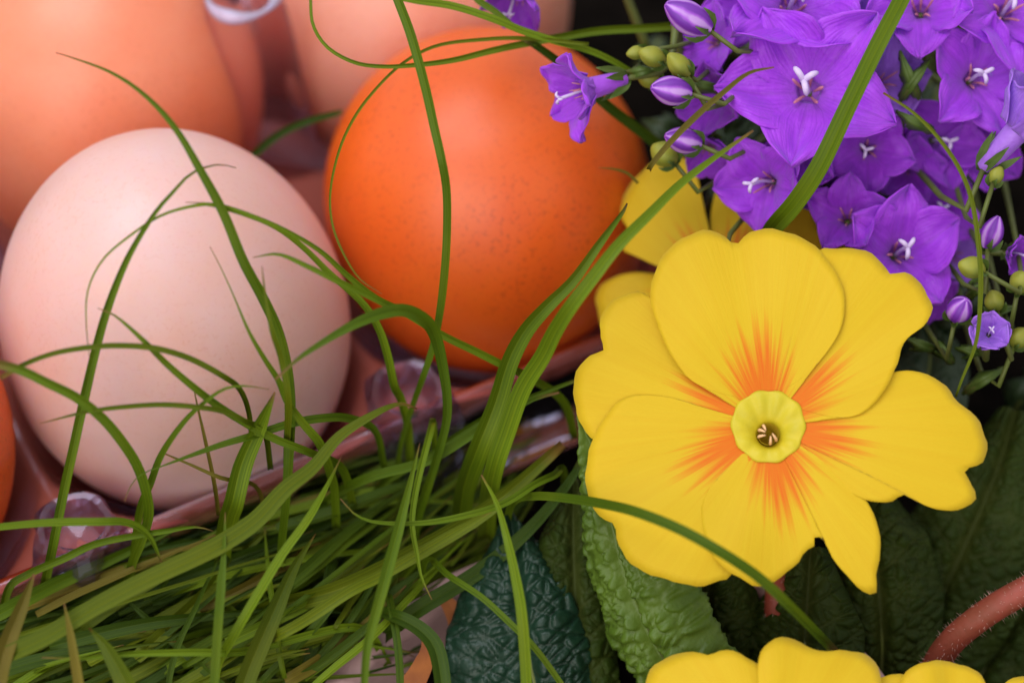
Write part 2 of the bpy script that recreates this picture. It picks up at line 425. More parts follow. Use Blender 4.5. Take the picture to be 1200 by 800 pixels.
# ------------------------------------------------------------------ pot
def pot():
    c = pz(716, 952, 16); R = 41
    root = empty('flower_pot', (c.x, c.y, 0), 'pale pink clay pot rim under the primrose leaves', 'pot')
    prof = [(30, -1), (31, 1), (36.5, 14), (39.5, 14.2), (40.6, 15), (41, 17), (41, 21), (40.3, 22.4), (38.6, 22.8), (37.2, 22.2), (36.6, 20), (36.2, 15), (35.5, 11)]
    V, f = lathe(prof, 96); mesh('pot_wall', [Vector((c.x, c.y, -5)) + Vector(v) for v in V], f, M['clay'], root)
    V = []; 
    for i in range(14):
        for k in range(48):
            a = 2 * math.pi * k / 48; r = .3 + 35.6 * i / 13
            V.append((c.x + r * math.cos(a), c.y + r * math.sin(a), 8.5 + .8 * math.sin(r * .7 + 3 * a) * math.cos(5 * a + r)))
    mesh('potting_soil', V, grid_faces(14, 48, True), M['soil'], root)
    return c
pot_c = pot()

# ------------------------------------------------------------------ grass blades
def blade(pts, wid, dep, mat, parent, name='blade', roll=0.0, fold=.28, n=None, world=False, twist=0.0):
    """pts: photo pixels (root end first) or world points, wid: mm at root, middle, tip; dep: view distances along it"""
    if not world:
        k = len(pts); D = np.interp(np.linspace(0, 1, k), np.linspace(0, 1, len(dep)), dep)
        pts = [px(p[0], p[1], d) for p, d in zip(pts, D)]
    n = n or max(14, 4 * len(pts)); P = spline(pts, n); T = frames(P); V = []; UV = []
    ts = np.linspace(0, 1, n); W = np.interp(ts, np.linspace(0, 1, len(wid)), wid)
    C = np.array(CAM)
    for i in range(n):
        view = C - P[i]; view /= np.linalg.norm(view)
        side = np.cross(T[i], view); side /= np.linalg.norm(side) + 1e-9; up = np.cross(side, T[i])
        a = roll + twist * (ts[i] - .5); s2 = side * math.cos(a) + up * math.sin(a); u2 = up * math.cos(a) - side * math.sin(a)
        h = W[i] / 2
        V += [P[i] - s2 * h, P[i] - s2 * h * .45 - u2 * h * fold * .55, P[i] - u2 * h * fold, P[i] + s2 * h * .45 - u2 * h * fold * .55, P[i] + s2 * h, P[i] - u2 * (h * fold + .16 + .12 * h)]
        UV += [(-1, ts[i]), (-.45, ts[i]), (0, ts[i]), (.45, ts[i]), (1, ts[i]), (0, ts[i])]
    f = grid_faces(n, 6, True); f.append((5, 4, 3, 2, 1, 0)); f.append(tuple(range((n - 1) * 6, n * 6)))
    sh = set()
    for i in range(n - 1):
        for j in (0, 2, 4): a, b = i * 6 + j, (i + 1) * 6 + j; sh.add((a, b))
    return mesh(name, V, f, mat, parent, uv=UV, sharp=sh)
def W_(pxw, d=300): return [x * .88 * d / F for x in pxw]

clump = empty('grass_clump', pz(250, 760, 0), 'tangled clump of long green grass blades spilling against the egg carton', 'grass')
G, GD, GO, GB = M['grass'], M['grass_dark'], M['grass_olive'], M['grass_brown']
hero = [
 # root end first, tip last ; widths px ; depths ; material
 ([(330,640),(336,575),(340,490),(337,437),(326,389),(307,347),(285,306),(262,250),(235,200),(205,150),(170,112),(130,85),(82,67),(65,62)], (12,16,15,13,6,1), (304,300,294,290,291,296), G, .35),
 ([(52,690),(62,640),(75,575),(85,530),(97,475),(112,411),(127,359),(150,302),(180,252),(203,225),(225,203),(255,193),(277,197)], (13,13,13,11,6,1), (303,298,294,291,291,294), G, -.2),
 ([(660,470),(620,442),(594,430),(556,411),(519,393),(474,366),(440,349),(405,321),(375,294),(337,271),(300,254),(259,240),(217,237)], (12,11,10,8,5,1), (312,306,299,293,292), G, .2),
 ([(478,500),(470,468),(462,452),(455,419),(444,385),(424,354),(387,321),(352,287),(315,262),(259,243),(235,240),(190,252),(150,278),(120,305),(103,340),(101,380),(105,420)], (13,12,9,7,4,3,1), (310,301,292,291,292), G, -.3),
 ([(470,366),(431,346),(397,330),(360,312),(326,298),(296,302)], (8,9,8,6,1), (297,292,293), G, .1),
 ([(150,690),(155,660),(165,635),(174,605),(172,580),(161,546),(142,516),(120,490),(90,466),(56,449),(22,433),(-15,424)], (12,14,14,14,13,12), (306,300,294,290,288), G, .3),
 ([(292,485),(281,456),(262,441),(225,421),(187,409),(150,405),(112,406),(67,413),(30,426),(0,443)], (7,8,8,7,6), (295,291,290,291), GO, -.15),
 ([(400,548),(360,529),(322,514),(285,494),(255,475),(225,452),(195,426),(165,396),(135,370),(114,361)], (12,11,11,10,8,1), (304,299,294,291,292), G, .2),
 ([(310,506),(289,494),(262,482),(232,477),(187,474),(131,478),(94,484),(47,496)], (8,7,7,6,1), (297,293,292,293), GO, 0),
 ([(158,640),(165,594),(176,567),(187,537),(202,512),(221,488),(240,471),(262,456),(285,452),(315,456)], (11,11,10,8,5,1), (303,297,293,293), G, .25),
 ([(440,505),(409,490),(375,490),(337,497),(300,509),(262,520),(225,533),(187,547),(165,556),(152,571),(146,588)], (10,12,12,11,8,2,1), (305,300,297,296), G, -.25),
 ([(392,575),(386,550),(375,520),(356,497),(337,471),(326,445),(311,422),(292,389),(274,347),(259,314),(246,289)], (12,13,12,9,6,2,1), (304,298,293,293), G, .15),
 ([(336,520),(338,470),(330,422),(319,389),(311,347),(307,312)], (9,10,9,6,1), (297,292,290), GO, .3),
 ([(488,610),(505,560),(522,500),(524,467),(519,430),(511,396),(500,377),(477,364),(451,366),(417,379),(380,400),(350,420),(322,445)], (15,12,12,14,18,17,9,2), (309,303,296,291,291), G, -.2),
 ([(470,520),(485,471),(496,441),(509,400),(517,355),(522,306),(524,260),(523,220),(517,185),(509,150),(500,109),(489,67),(479,34),(466,0),(450,-40)], (8,10,12,12,13,14,13), (312,304,298,300,306), G, .4),
 ([(572,590),(579,550),(594,505),(612,456),(635,419),(650,389),(669,359),(695,325),(725,287),(762,250),(799,214),(844,180),(883,153)], (26,26,25,22,18,14,10,3), (309,304,298,292,293,297,300), G, .15),
 ([(545,575),(560,531),(582,475),(597,426),(616,389),(642,359),(672,329),(702,287),(729,250),(735,238)], (30,31,28,24,17,11,2), (309,304,300,300,306), G, -.35),
 ([(600,590),(627,581),(669,584),(706,590),(744,599),(795,619),(844,646),(889,676),(926,710),(960,744),(985,770)], (11,13,14,14,13,13), (306,296,287,285,290,304), G, .2),
 ([(660,550),(650,556),(627,567),(594,588),(556,601),(500,612),(444,612),(417,603),(399,584)], (11,11,10,9,6,1), (309,303,299,298), G, -.2),
 ([(617,840),(617,800),(612,725),(605,680),(594,631),(582,590),(564,556)], (15,15,15,14,11,7,2), (296,294,296,302), G, .25),
 ([(426,830),(427,800),(431,755),(444,706),(455,665),(466,624),(481,564),(492,519)], (9,11,14,16,14,8,1), (290,290,296,304), G, -.2),
 ([(300,757),(330,742),(360,725),(412,691),(450,672),(520,630),(590,590)], (13,15,16,16,12,2), (298,300,304,308), GO, .1),
 ([(-30,785),(0,770),(56,744),(112,710),(169,680),(225,654),(262,635),(300,609),(335,572),(367,547),(399,510),(444,482),(470,473),(489,479)], (22,24,24,24,26,24,18,12,2), (290,292,296,301,306), GO, .3),
 ([(10,690),(34,672),(75,654),(112,637),(161,627),(195,622),(229,617),(250,622)], (12,11,11,10,8,1), (300,301,303), G, -.3),
 ([(-20,620),(0,617),(56,612),(112,611),(150,612),(175,628),(190,660)], (9,10,11,11,9,2), (297,296,303), G, .2),
 ([(250,830),(251,800),(255,740),(259,687),(262,650),(264,600)], (11,12,12,12,6,1), (290,292,297), G, .15),
 ([(262,640),(268,609),(274,590),(285,545),(300,510),(311,485),(322,460)], (24,27,29,28,22,3), (304,301,297), G, -.35),
 ([(420,735),(319,755),(277,764),(225,764),(150,766),(94,771),(49,770)], (12,11,11,10,7,1), (301,294,291), G, .1),
 ([(255,780),(270,751),(300,699),(330,650),(360,609),(382,571),(400,535)], (12,13,13,11,1), (294,297,304), G, .3),
 ([(280,820),(296,777),(322,717),(345,665),(370,625)], (26,27,24,14,1), (296,299,305), GO, -.3),
 ([(95,820),(92,800),(82,740),(75,706)], (13,13,10,1), (288,291), GB, .1),
 ([(155,830),(146,800),(124,759),(104,735)], (28,26,18,2), (289,293), GO, .3),
 ([(-2,800),(2,777),(11,747),(26,710),(40,672)], (22,24,18,3), (288,294), GB, -.2),
 ([(440,720),(462,721),(492,736),(511,759),(519,800),(520,830)], (10,18,24,22), (303,300,296), GD, .3),
 ([(455,700),(459,714),(466,755),(469,800),(468,830)], (10,11,10), (302,298), GD, -.2),
 ([(500,655),(526,674),(564,699),(597,729),(627,759),(657,800),(668,820)], (9,9,9,8), (304,300,300), G, .1),
 ([(508,495),(504,507),(489,567),(483,612),(489,650),(494,676),(506,702)], (9,10,9,7,1), (307,302,300), G, .2),
 ([(380,590),(430,560),(500,540),(560,505),(620,470),(655,460)], (12,14,14,10,3), (312,311,309), G, .1),
 ([(440,575),(500,535),(560,495),(610,470),(690,440)], (9,10,9,4), (318,315,312), G, -.2),
 ([(420,770),(480,720),(560,670),(620,620),(670,560),(690,520)], (22,24,22,16,8), (311,312,314), GD, .2),
 ([(300,720),(400,690),(500,640),(580,590),(660,520)], (24,27,24,14), (306,309,313), GO, -.2),
 ([(250,560),(232,478),(226,450)], (6,5,1), (300,297), GB, .1),
 ([(300,570),(260,560),(225,545),(190,530)], (6,6,2), (301,300), GB, .1),
]
for pts, wd, dep, mt, rl in hero:
    u0, v0 = pts[0]
    if v0 > 455 and v0 < 790 and u0 > 0:            # the root end goes on down into the tangle
        pts = [(u0 + .35 * (u0 - pts[1][0]), v0 + 45)] + pts; dep = (dep[0] + 14,) + tuple(dep); wd = (wd[0],) + tuple(wd)
    blade(pts, W_(wd), dep, mt, clump, roll=rl, fold=.62)
# the rest of the tangle, under the traced blades
def pile_z(u, v):                    # how high the tangle lies above the soil
    return 27 - 9 * max(0, (u - 380) / 280) - 4 * max(0, (v - 720) / 80)
rnd = random.Random(11); cnt = 0
deep = []
while cnt < 235 + 620:
    u = rnd.uniform(-60, 650); v = rnd.uniform(470, 830)
    top = np.interp(u, [-60, 0, 180, 350, 500, 600, 660], [700, 672, 622, 560, 505, 470, 455])
    bot = np.interp(u, [-60, 330, 420, 560, 660], [860, 840, 760, 680, 600])
    if v < top + 8 or v > bot: continue
    kind = rnd.random(); L = rnd.uniform(150, 430)
    ang = rnd.gauss(31, 9) if kind < .66 else (rnd.uniform(55, 100) if kind < .88 else rnd.uniform(-25, 160))
    a = math.radians(ang); bend = rnd.gauss(0, .28); pts = []; x, y = u, v
    for i in range(6):
        pts.append((x, y)); a += bend / 5 + rnd.gauss(0, .05); x += math.cos(a) * L / 5; y -= math.sin(a) * L / 5
    tp = np.interp(x, [-60, 0, 180, 350, 500, 600, 660], [700, 672, 622, 560, 505, 470, 455])
    if y < tp - rnd.choice([-6, -6, 4, 25]) or x > 675: continue
    if x > 560 and y > 640: continue
    lay = rnd.uniform(0, 1) if cnt >= 620 else rnd.uniform(-.2, .7); P = []
    for i, (xx, yy) in enumerate(pts):
        z = pile_z(xx, yy) * (.25 + .75 * lay) + 1.6 * math.sin(i * .8 + u)
        P.append(pz(xx, yy, max(z, 1.0)))
    wmm = rnd.choice([.6, .8, 1.0, 1.2, 1.5, 1.9])
    mt = rnd.choice([G, G, GD, GD, GO, GO, GD]) if rnd.random() > .04 else GB
    if cnt < 620: deep.append((P, wmm, rnd.uniform(-.75, .75), mt)); cnt += 1; continue
    blade(P, (wmm * .9, wmm, wmm * .9, wmm * .6, .12), None, mt, clump, roll=rnd.uniform(-.75, .75), n=16, world=True, twist=rnd.uniform(-.8, .8), fold=rnd.uniform(.25, .7))
    cnt += 1

def undergrowth(mt, nm):
    V = []; f = []; UV = []
    for P, wmm, roll, m_ in deep:
        if m_ is not mt: continue
        o = blade(P, (wmm * .9, wmm, wmm * .9, wmm * .6, .12), None, mt, None, roll=roll, n=16, world=True)
        k = len(V); og = np.array(o.location) / S
        V += [np.array(v.co) / S + og for v in o.data.vertices]; f += [tuple(k + a for a in p.vertices) for p in o.data.polygons]
        uvs = [None] * len(o.data.vertices)
        for lp in o.data.loops: uvs[lp.vertex_index] = tuple(o.data.uv_layers[0].data[lp.index].uv)
        UV += uvs; me = o.data; bpy.data.objects.remove(o); bpy.data.meshes.remove(me)
    o = mesh(nm, V, f, mt, clump, uv=UV); o['kind'] = 'stuff'
for mt in (G, GD, GO): undergrowth(mt, 'undergrowth')

# single blades that lie across the eggs and flowers
def loose(pts, wd, dep, mt, rl, label, d=300):
    o = blade(pts, W_(wd, d), dep, mt, None, name='grass_strand', roll=rl, fold=.62)
    tag(o, label, 'grass blade', 'single grass blades across the eggs and flowers')
loose([(890,300),(904,270),(930,240),(960,195),(994,124),(1027,56),(1056,0),(1075,-40)], (24,27,26,24,23,22), (315,306,300,299,303), G, .25, 'broad straight grass blade crossing the violet bellflowers above the primrose')
loose([(800,30),(762,33),(706,36),(661,43),(612,52),(575,60),(530,71),(481,77),(444,78),(414,73),(384,56),(367,30),(364,0),(364,-30)], (12,12,11,9,6,5,4), (322,316,309,306,310), G, .3, 'grass blade curling into a hook over the pink egg')
loose([(745,88),(717,71),(687,58),(650,48),(612,36),(575,21),(530,7),(485,0),(430,-12)], (8,10,11,11,11,10), (316,313,310,312), G, -.3, 'grass blade running from the drooping bellflower across the pink egg')
loose([(690,52),(612,45),(560,47),(519,52),(492,62),(466,79),(440,105),(417,135),(399,172),(388,217),(388,255),(399,290),(420,325),(447,344)], (5,6,5,4,4,3,3,1), (313,311,309,306,300,296), GO, .1, 'hair thin grass blade looping down the deep orange egg')
loose([(286,196),(292,187),(322,161),(356,144),(401,131)], (9,11,10,7), (338,336,334), GD, .2, 'short grass blade poking out behind the pale egg', 336)
loose([(545,-20),(560,0),(579,13),(600,30)], (10,10,8), (316,314), G, .1, 'short grass blade crossing the top of the pink egg')
loose([(790,185),(765,165),(732,140),(707,120),(670,85),(640,62),(615,45)], (16,16,15,13,10), (326,322,318,314), GD, .3, 'dark grass blade under the drooping bellflower on the orange egg')
loose([(760,200),(765,191),(787,165),(817,135),(847,109),(877,86),(907,79)], (7,8,9,8,6,2), (303,300,298), GB, .2, 'thin brownish grass blade across a bellflower petal')
loose([(1120,465),(1127,445),(1144,400),(1149,347),(1148,300),(1140,240),(1125,199),(1099,161),(1069,131),(1035,109)], (3,5,7,7,6,5,3), (302,300,299,301), GO, .2, 'thin curved grass stalk in front of the small bellflower buds')
loose([(748,215),(735,203),(718,198),(702,197)], (4,4,1), (318,316), GB, .1, 'tiny dry grass tip on the right side of the orange egg')

# ------------------------------------------------------------------ primrose
prim = empty('primrose_plant', (pz(900, 700, 0).x, pz(900, 700, 0).y, 0), 'primrose plant with large yellow orange-flamed blooms and crinkled leaves', 'primrose')
def petal_from_outline(base, out, cen, d, nrm_tilt, lvl, cup, name, parent, mat, seed, Rmax, reflex=2.0, nr=16, ns=72, bow=0.0, inner=30):
    """outline of one petal (photo pixels) laid on a tilted, curved surface through the flower's centre"""
    rs = np.random.RandomState(seed)
    O = spline(list(out), ns); C0 = px(cen[0], cen[1], d)
    nrm = camv(*nrm_tilt)
    # outline wobble
    ph = rs.rand(6) * 6.28
    mid = np.mean(O, 0); av = math.atan2(-(mid[1] - cen[1]), mid[0] - cen[0])
    V = []; UV = []
    for i in range(nr):
        t = (i / (nr - 1)) ** .85
        for j in range(ns):
            q = np.array(base) + (O[j] - np.array(base)) * t
            wob = 1 + .0035 * math.sin(j * .9 + ph[0]) + .003 * math.sin(j * 1.9 + ph[1])
            q = np.array(base) + (q - np.array(base)) * (1 + (wob - 1) * t)
            dv = q - np.array(base); dl = np.hypot(*dv)             # the petals end under the rim of the eye
            if dl < inner:
                ov = O[j] - np.array(base); q = np.array(base) + ov / np.hypot(*ov) * inner
            # point of the flower plane under this pixel
            r = FWD + RGT * ((q[0] - 600) / F) + UPV * ((400 - q[1]) / F)
            s = (C0 - CAM).dot(nrm) / r.dot(nrm); p = CAM + r * s
            rad = math.hypot(q[0] - cen[0], q[1] - cen[1]) / Rmax
            an = math.atan2(-(q[1] - cen[1]), q[0] - cen[0]) - av
            an = (an + math.pi) % (2 * math.pi) - math.pi
            h = cup * math.sin(min(rad, 1.2) * 2.0) - reflex * rad ** 3
            h += lvl * min(1, max(0, rad - .15) * 2.6) + bow * math.cos(an * 2.0) * rad
            h += (.62 * math.sin(an * 5 + ph[2]) * rad ** 1.5 + .22 * math.sin(an * 13 + ph[3]) * rad ** 2 + .18 * math.sin(an * 8 + rad * 7 + ph[4]) * rad)
            V.append(p + nrm * h)
            UV.append((an / .62, rad))
    o = mesh(name, V, grid_faces(nr, ns), mat, parent, uv=UV)
    return solidify(o, .06)
CEN = (900, 500); FD = 300.0; TILT = (-.06, .20, 1.0); fn = camv(*TILT)
def disc(cen, d, tilt, rpx, lobes, amp, h, mat, name, parent, rings=10, seg=60, dip=3.0, hole=.28, off=(0, 0)):
    c = px(cen[0], cen[1], d); n = camv(*tilt); x = RGT - n * RGT.dot(n); x.normalize(); y = n.cross(x)
    V = []; R = rpx * d / F
    for i in range(rings):
        t = i / (rings - 1)
        for k in range(seg):
            a = 2 * math.pi * k / seg; r = R * (1.0 - t * (1 - hole)) * (1 + amp * (1 - t) * math.cos(lobes * a + .4) + amp * .5 * (1 - t) * math.sin(3 * a))
            zz = h - dip * max(0, t - .25) ** 2.0 * 1.6 + .35 * math.cos(lobes * a + .4) * (1 - t) * math.sin(t * 3.1)
            sh = t * t
            V.append(c + x * (r * math.cos(a) + off[0] * sh) + y * (r * math.sin(a) + off[1] * sh) + n * zz)
    return mesh(name, V, grid_faces(rings, seg, True), mat, parent), c, n, x, y, R
def main_flower():
    fo, c, n, x, y, R = disc(CEN, FD, TILT, 43, 10, .03, .70, M['eye'], 'flower', prim, dip=1.6, hole=.28, off=(0, -1.0))
    solidify(fo, .2)
    fo['label'] = 'wide open yellow bloom with orange flames round a greenish eye'
    pts = {
     'top': ([(868,470),(862,466),(836,460),(806,445),(784,415),(769,381),(762,351),(767,321),(780,299),(802,280),(825,272),(844,276),(861,287),(877,274),(900,269),(926,274),(952,289),(971,310),(984,336),(989,362),(984,389),(971,411),(952,434),(930,451),(917,457),(912,468)], 2.0, .5),
     'ur': ([(905,468),(921,440),(935,400),(945,340),(955,300),(975,292),(1005,292),(1027,302),(1039,316),(1042,321),(1061,320),(1076,327),(1087,344),(1092,362),(1084,381),(1065,396),(1056,407),(1050,430),(1035,460),(1016,482),(997,490),(975,490),(952,484),(935,480)], 1.3, .4),
     'right': ([(935,476),(960,468),(1000,455),(1035,440),(1069,435),(1091,441),(1110,454),(1125,473),(1140,484),(1151,501),(1158,522),(1151,541),(1131,552),(1138,567),(1143,582),(1129,596),(1106,599),(1080,592),(1061,581),(1042,589),(1016,588),(990,575),(967,556),(951,534),(938,520)], .7, .3),
     'bottom': ([(885,530),(881,545),(859,549),(836,567),(823,590),(823,616),(832,646),(847,665),(866,678),(881,686),(896,686),(915,676),(934,661),(943,646),(953,641),(955,628),(967,637),(975,654),(990,672),(1009,691),(1024,696),(1027,688),(1027,672),(1031,650),(1029,624),(1022,601),(1005,575),(975,550),(949,530),(930,520)], .1, .2),
     'll': ([(872,505),(850,505),(838,496),(815,478),(785,467),(750,464),(725,471),(708,490),(696,512),(688,535),(686,560),(690,580),(697,600),(710,609),(721,616),(725,639),(736,657),(755,669),(777,678),(800,684),(825,686),(844,680),(857,674),(868,640),(880,590),(888,540)], -.6, .2),
     'ul': ([(870,510),(840,515),(800,522),(750,525),(712,522),(693,512),(682,497),(674,479),(672,456),(676,434),(687,419),(708,410),(705,398),(702,377),(710,359),(725,346),(747,339),(763,349),(785,385),(810,425),(840,450),(868,470)], -1.3, .2)}
    for i, (k, (out, lvl, bow)) in enumerate(pts.items()):
        petal_from_outline(CEN, out, CEN, FD, TILT, lvl * .5, 1.4, 'petal', fo, M['yellow'], 20 + i, 250, reflex=2.0, bow=bow * .5)
    # throat with the anthers
    tc = c + n * .1 + y * (-1.0)
    V = []
    for i in range(8):
        t = i / 7
        for k in range(32):
            a = 2 * math.pi * k / 32; r = R * .29 * (1 - .25 * t) if t < 1 else .05
            V.append(tc + x * (r * math.cos(a)) + y * (r * math.sin(a)) - n * (4.5 * t - .6))
    mesh('throat', V, grid_faces(8, 32, True), M['throat'], fo)
    for a, l in ((2.75, 1.2), (3.4, .8), (4.9, .9), (5.6, 1.1), (2.1, .9)):
        b = tc + (x * math.cos(a) + y * math.sin(a)) * (R * .25) - n * .8
        e = tc + (x * math.cos(a + .35) + y * math.sin(a + .35)) * (R * .10) + n * (1.7 * l)
        m = tc + (x * math.cos(a) + y * math.sin(a)) * (R * .26) + n * (.9 * l)
        tube('anther', spline([b, m, e], 8), [.10, .13, .16, .18, .19, .18, .14, .06], M['anther'], fo, 8)
    # tube behind the bloom and its red stem
    b0 = c - n * 2; b1 = c - n * 16
    tube('corolla_tube', spline([c - n * 4.6, c - n * 8, b1], 8), [1.6, 1.6, 1.6, 1.6, 1.7, 1.9, 2.0, 1.6], M['eye'], fo, 14)
    return c, n
mc, mn = main_flower()
def hairy_stem(P, r, nh, hl, mat, parent, seed=3, name='stem'):
    o = tube(name, P, r, mat, parent, 14)
    rs = random.Random(seed); V = []; f = []; T = frames(np.asarray(P))
    for q in range(nh):
        i = rs.randrange(1, len(P) - 1); p = Vector(P[i]) + (Vector(P[i + 1]) - Vector(P[i])) * rs.random(); t = Vector(T[i])
        d = Vector((rs.gauss(0, 1), rs.gauss(0, 1), rs.gauss(0, 1))); d -= t * d.dot(t); d.normalize()
        rr = r if not hasattr(r, '__len__') else r[i]
        a = p + d * rr * .9; e = a + (d + t * rs.uniform(-.3, .3)) * hl * rs.uniform(.6, 1.2); s = d.cross(t) * .045; k = len(V)
        V += [a - s, a + s, e, a + t * .07]; f += [(k, k + 1, k + 2), (k + 1, k + 3, k + 2), (k + 3, k, k + 2)]
    h = mesh('hair', V, f, M['hair'], o); h['kind'] = 'stuff'
    return o
base0 = px(905, 780, 322)
hairy_stem(spline([mc - mn * 15, px(912, 640, 316), px(909, 700, 312), px(908, 760, 316), px(900, 850, 324), (pot_c.x + 12, pot_c.y + 6, 12)], 30), 1.45, 500, .7, M['red_stem'], prim)
hairy_stem(spline([px(1290, 650, 304), px(1200, 692, 304), px(1150, 722, 306), px(1110, 757, 309), px(1085, 800, 314), px(1040, 870, 322), (pot_c.x + 22, pot_c.y + 2, 12)], 40), 1.75, 800, .8, M['red_stem'], prim, 5)

# second bloom, behind the big one
def side_bloom(cen, d, tilt, petals, label, Rmax, eye_r=36, reflex=1.5, cup=1.6, stem=None, seed=50):
    fo, c, n, x, y, R = disc(cen, d, tilt, eye_r, 6, .05, 1.0, M['eye'], 'flower', prim)
    solidify(fo, .2); fo['label'] = label
    for i, (out, lvl, bow) in enumerate(petals):
        petal_from_outline(cen, out, cen, d, tilt, lvl, cup, 'petal', fo, M['yellow'], seed + i, Rmax, reflex=reflex, bow=bow, ns=56, nr=12)
    tube('corolla_tube', spline([c + n * .3, c - n * 2, c - n * 12], 6), [1.6, 1.6, 1.7, 1.9, 1.9, 1.4], M['eye'], fo, 12)
    P = [c - n * 11] + stem
    hairy_stem(spline(P, 24), 1.3, 250, .7, M['red_stem'], prim, 9)
side_bloom((850, 350), 322, (-.30, .35, 1), [
  ([(835,345),(800,330),(770,314),(745,303),(731,296),(730,287),(740,275),(733,264),(729,250),(735,232),(752,213),(770,195),(790,186),(808,190),(818,205),(822,235),(825,270),(835,300),(848,330)], 0, 1.0),
  ([(850,330),(838,300),(833,268),(835,240),(845,210),(858,188),(875,182),(895,186),(900,205),(895,240),(880,290),(865,330)], -1, 0),
  ([(862,330),(855,300),(848,282),(870,262),(895,247),(920,236),(945,229),(957,238),(957,262),(975,274),(1000,290),(985,310),(940,330),(890,345)], -1.5, .3),
  ([(840,360),(800,370),(750,385),(705,380),(695,360),(693,342),(702,326),(725,315),(755,313),(790,325),(835,345)], -3.5, 0),
 ], 'yellow bloom half hidden behind the wide open one', 190, stem=[px(880, 480, 325), px(880, 640, 332), (pot_c.x + 10, pot_c.y + 14, 12)])
side_bloom((905, 905), 292, (.0, .25, 1), [
  ([(890,890),(850,880),(790,850),(760,820),(758,795),(770,775),(795,764),(817,764),(831,767),(850,762),(872,770),(900,790),(915,830),(910,880)], 0, .4),
  ([(905,890),(893,850),(886,800),(888,770),(900,753),(920,748),(945,758),(962,764),(990,762),(1015,765),(1028,780),(1030,810),(1000,850),(940,890)], .8, .4),
  ([(920,900),(980,850),(1030,830),(1060,840),(1080,890),(1060,950),(1000,960),(940,920)], -.6, .2),
  ([(890,915),(850,940),(790,940),(740,910),(745,860),(790,845),(850,870),(890,900)], -.8, .2),
  ([(900,920),(870,980),(890,1040),(940,1040),(970,990),(950,940),(920,915)], -.4, .2),
 ], 'yellow bloom at the pot edge below the wide open one', 160, stem=[px(905, 950, 305), (pot_c.x + 15, pot_c.y - 8, 12)], seed=70)
side_bloom((1115, 890), 296, (.1, .25, 1), [
  ([(1105,880),(1080,860),(1058,830),(1052,800),(1065,783),(1090,775),(1110,776),(1135,783),(1150,797),(1155,830),(1140,860),(1120,880)], .4, .4),
  ([(1120,880),(1145,850),(1170,810),(1182,796),(1205,792),(1230,800),(1240,830),(1210,870),(1150,890)], 0, .4),
  ([(1100,885),(1070,870),(1035,840),(1020,810),(1030,795),(1045,790),(1060,792),(1075,810),(1095,850)], -.5, .2),
  ([(1125,900),(1180,890),(1230,910),(1220,960),(1170,970),(1130,920)], -.3, .2),
  ([(1105,900),(1060,910),(1020,950),(1050,990),(1100,970),(1115,920)], -.4, .2),
 ], 'yellow bloom beside the red hairy stem', 130, stem=[px(1090, 930, 308), (pot_c.x + 24, pot_c.y - 6, 12)], seed=90)

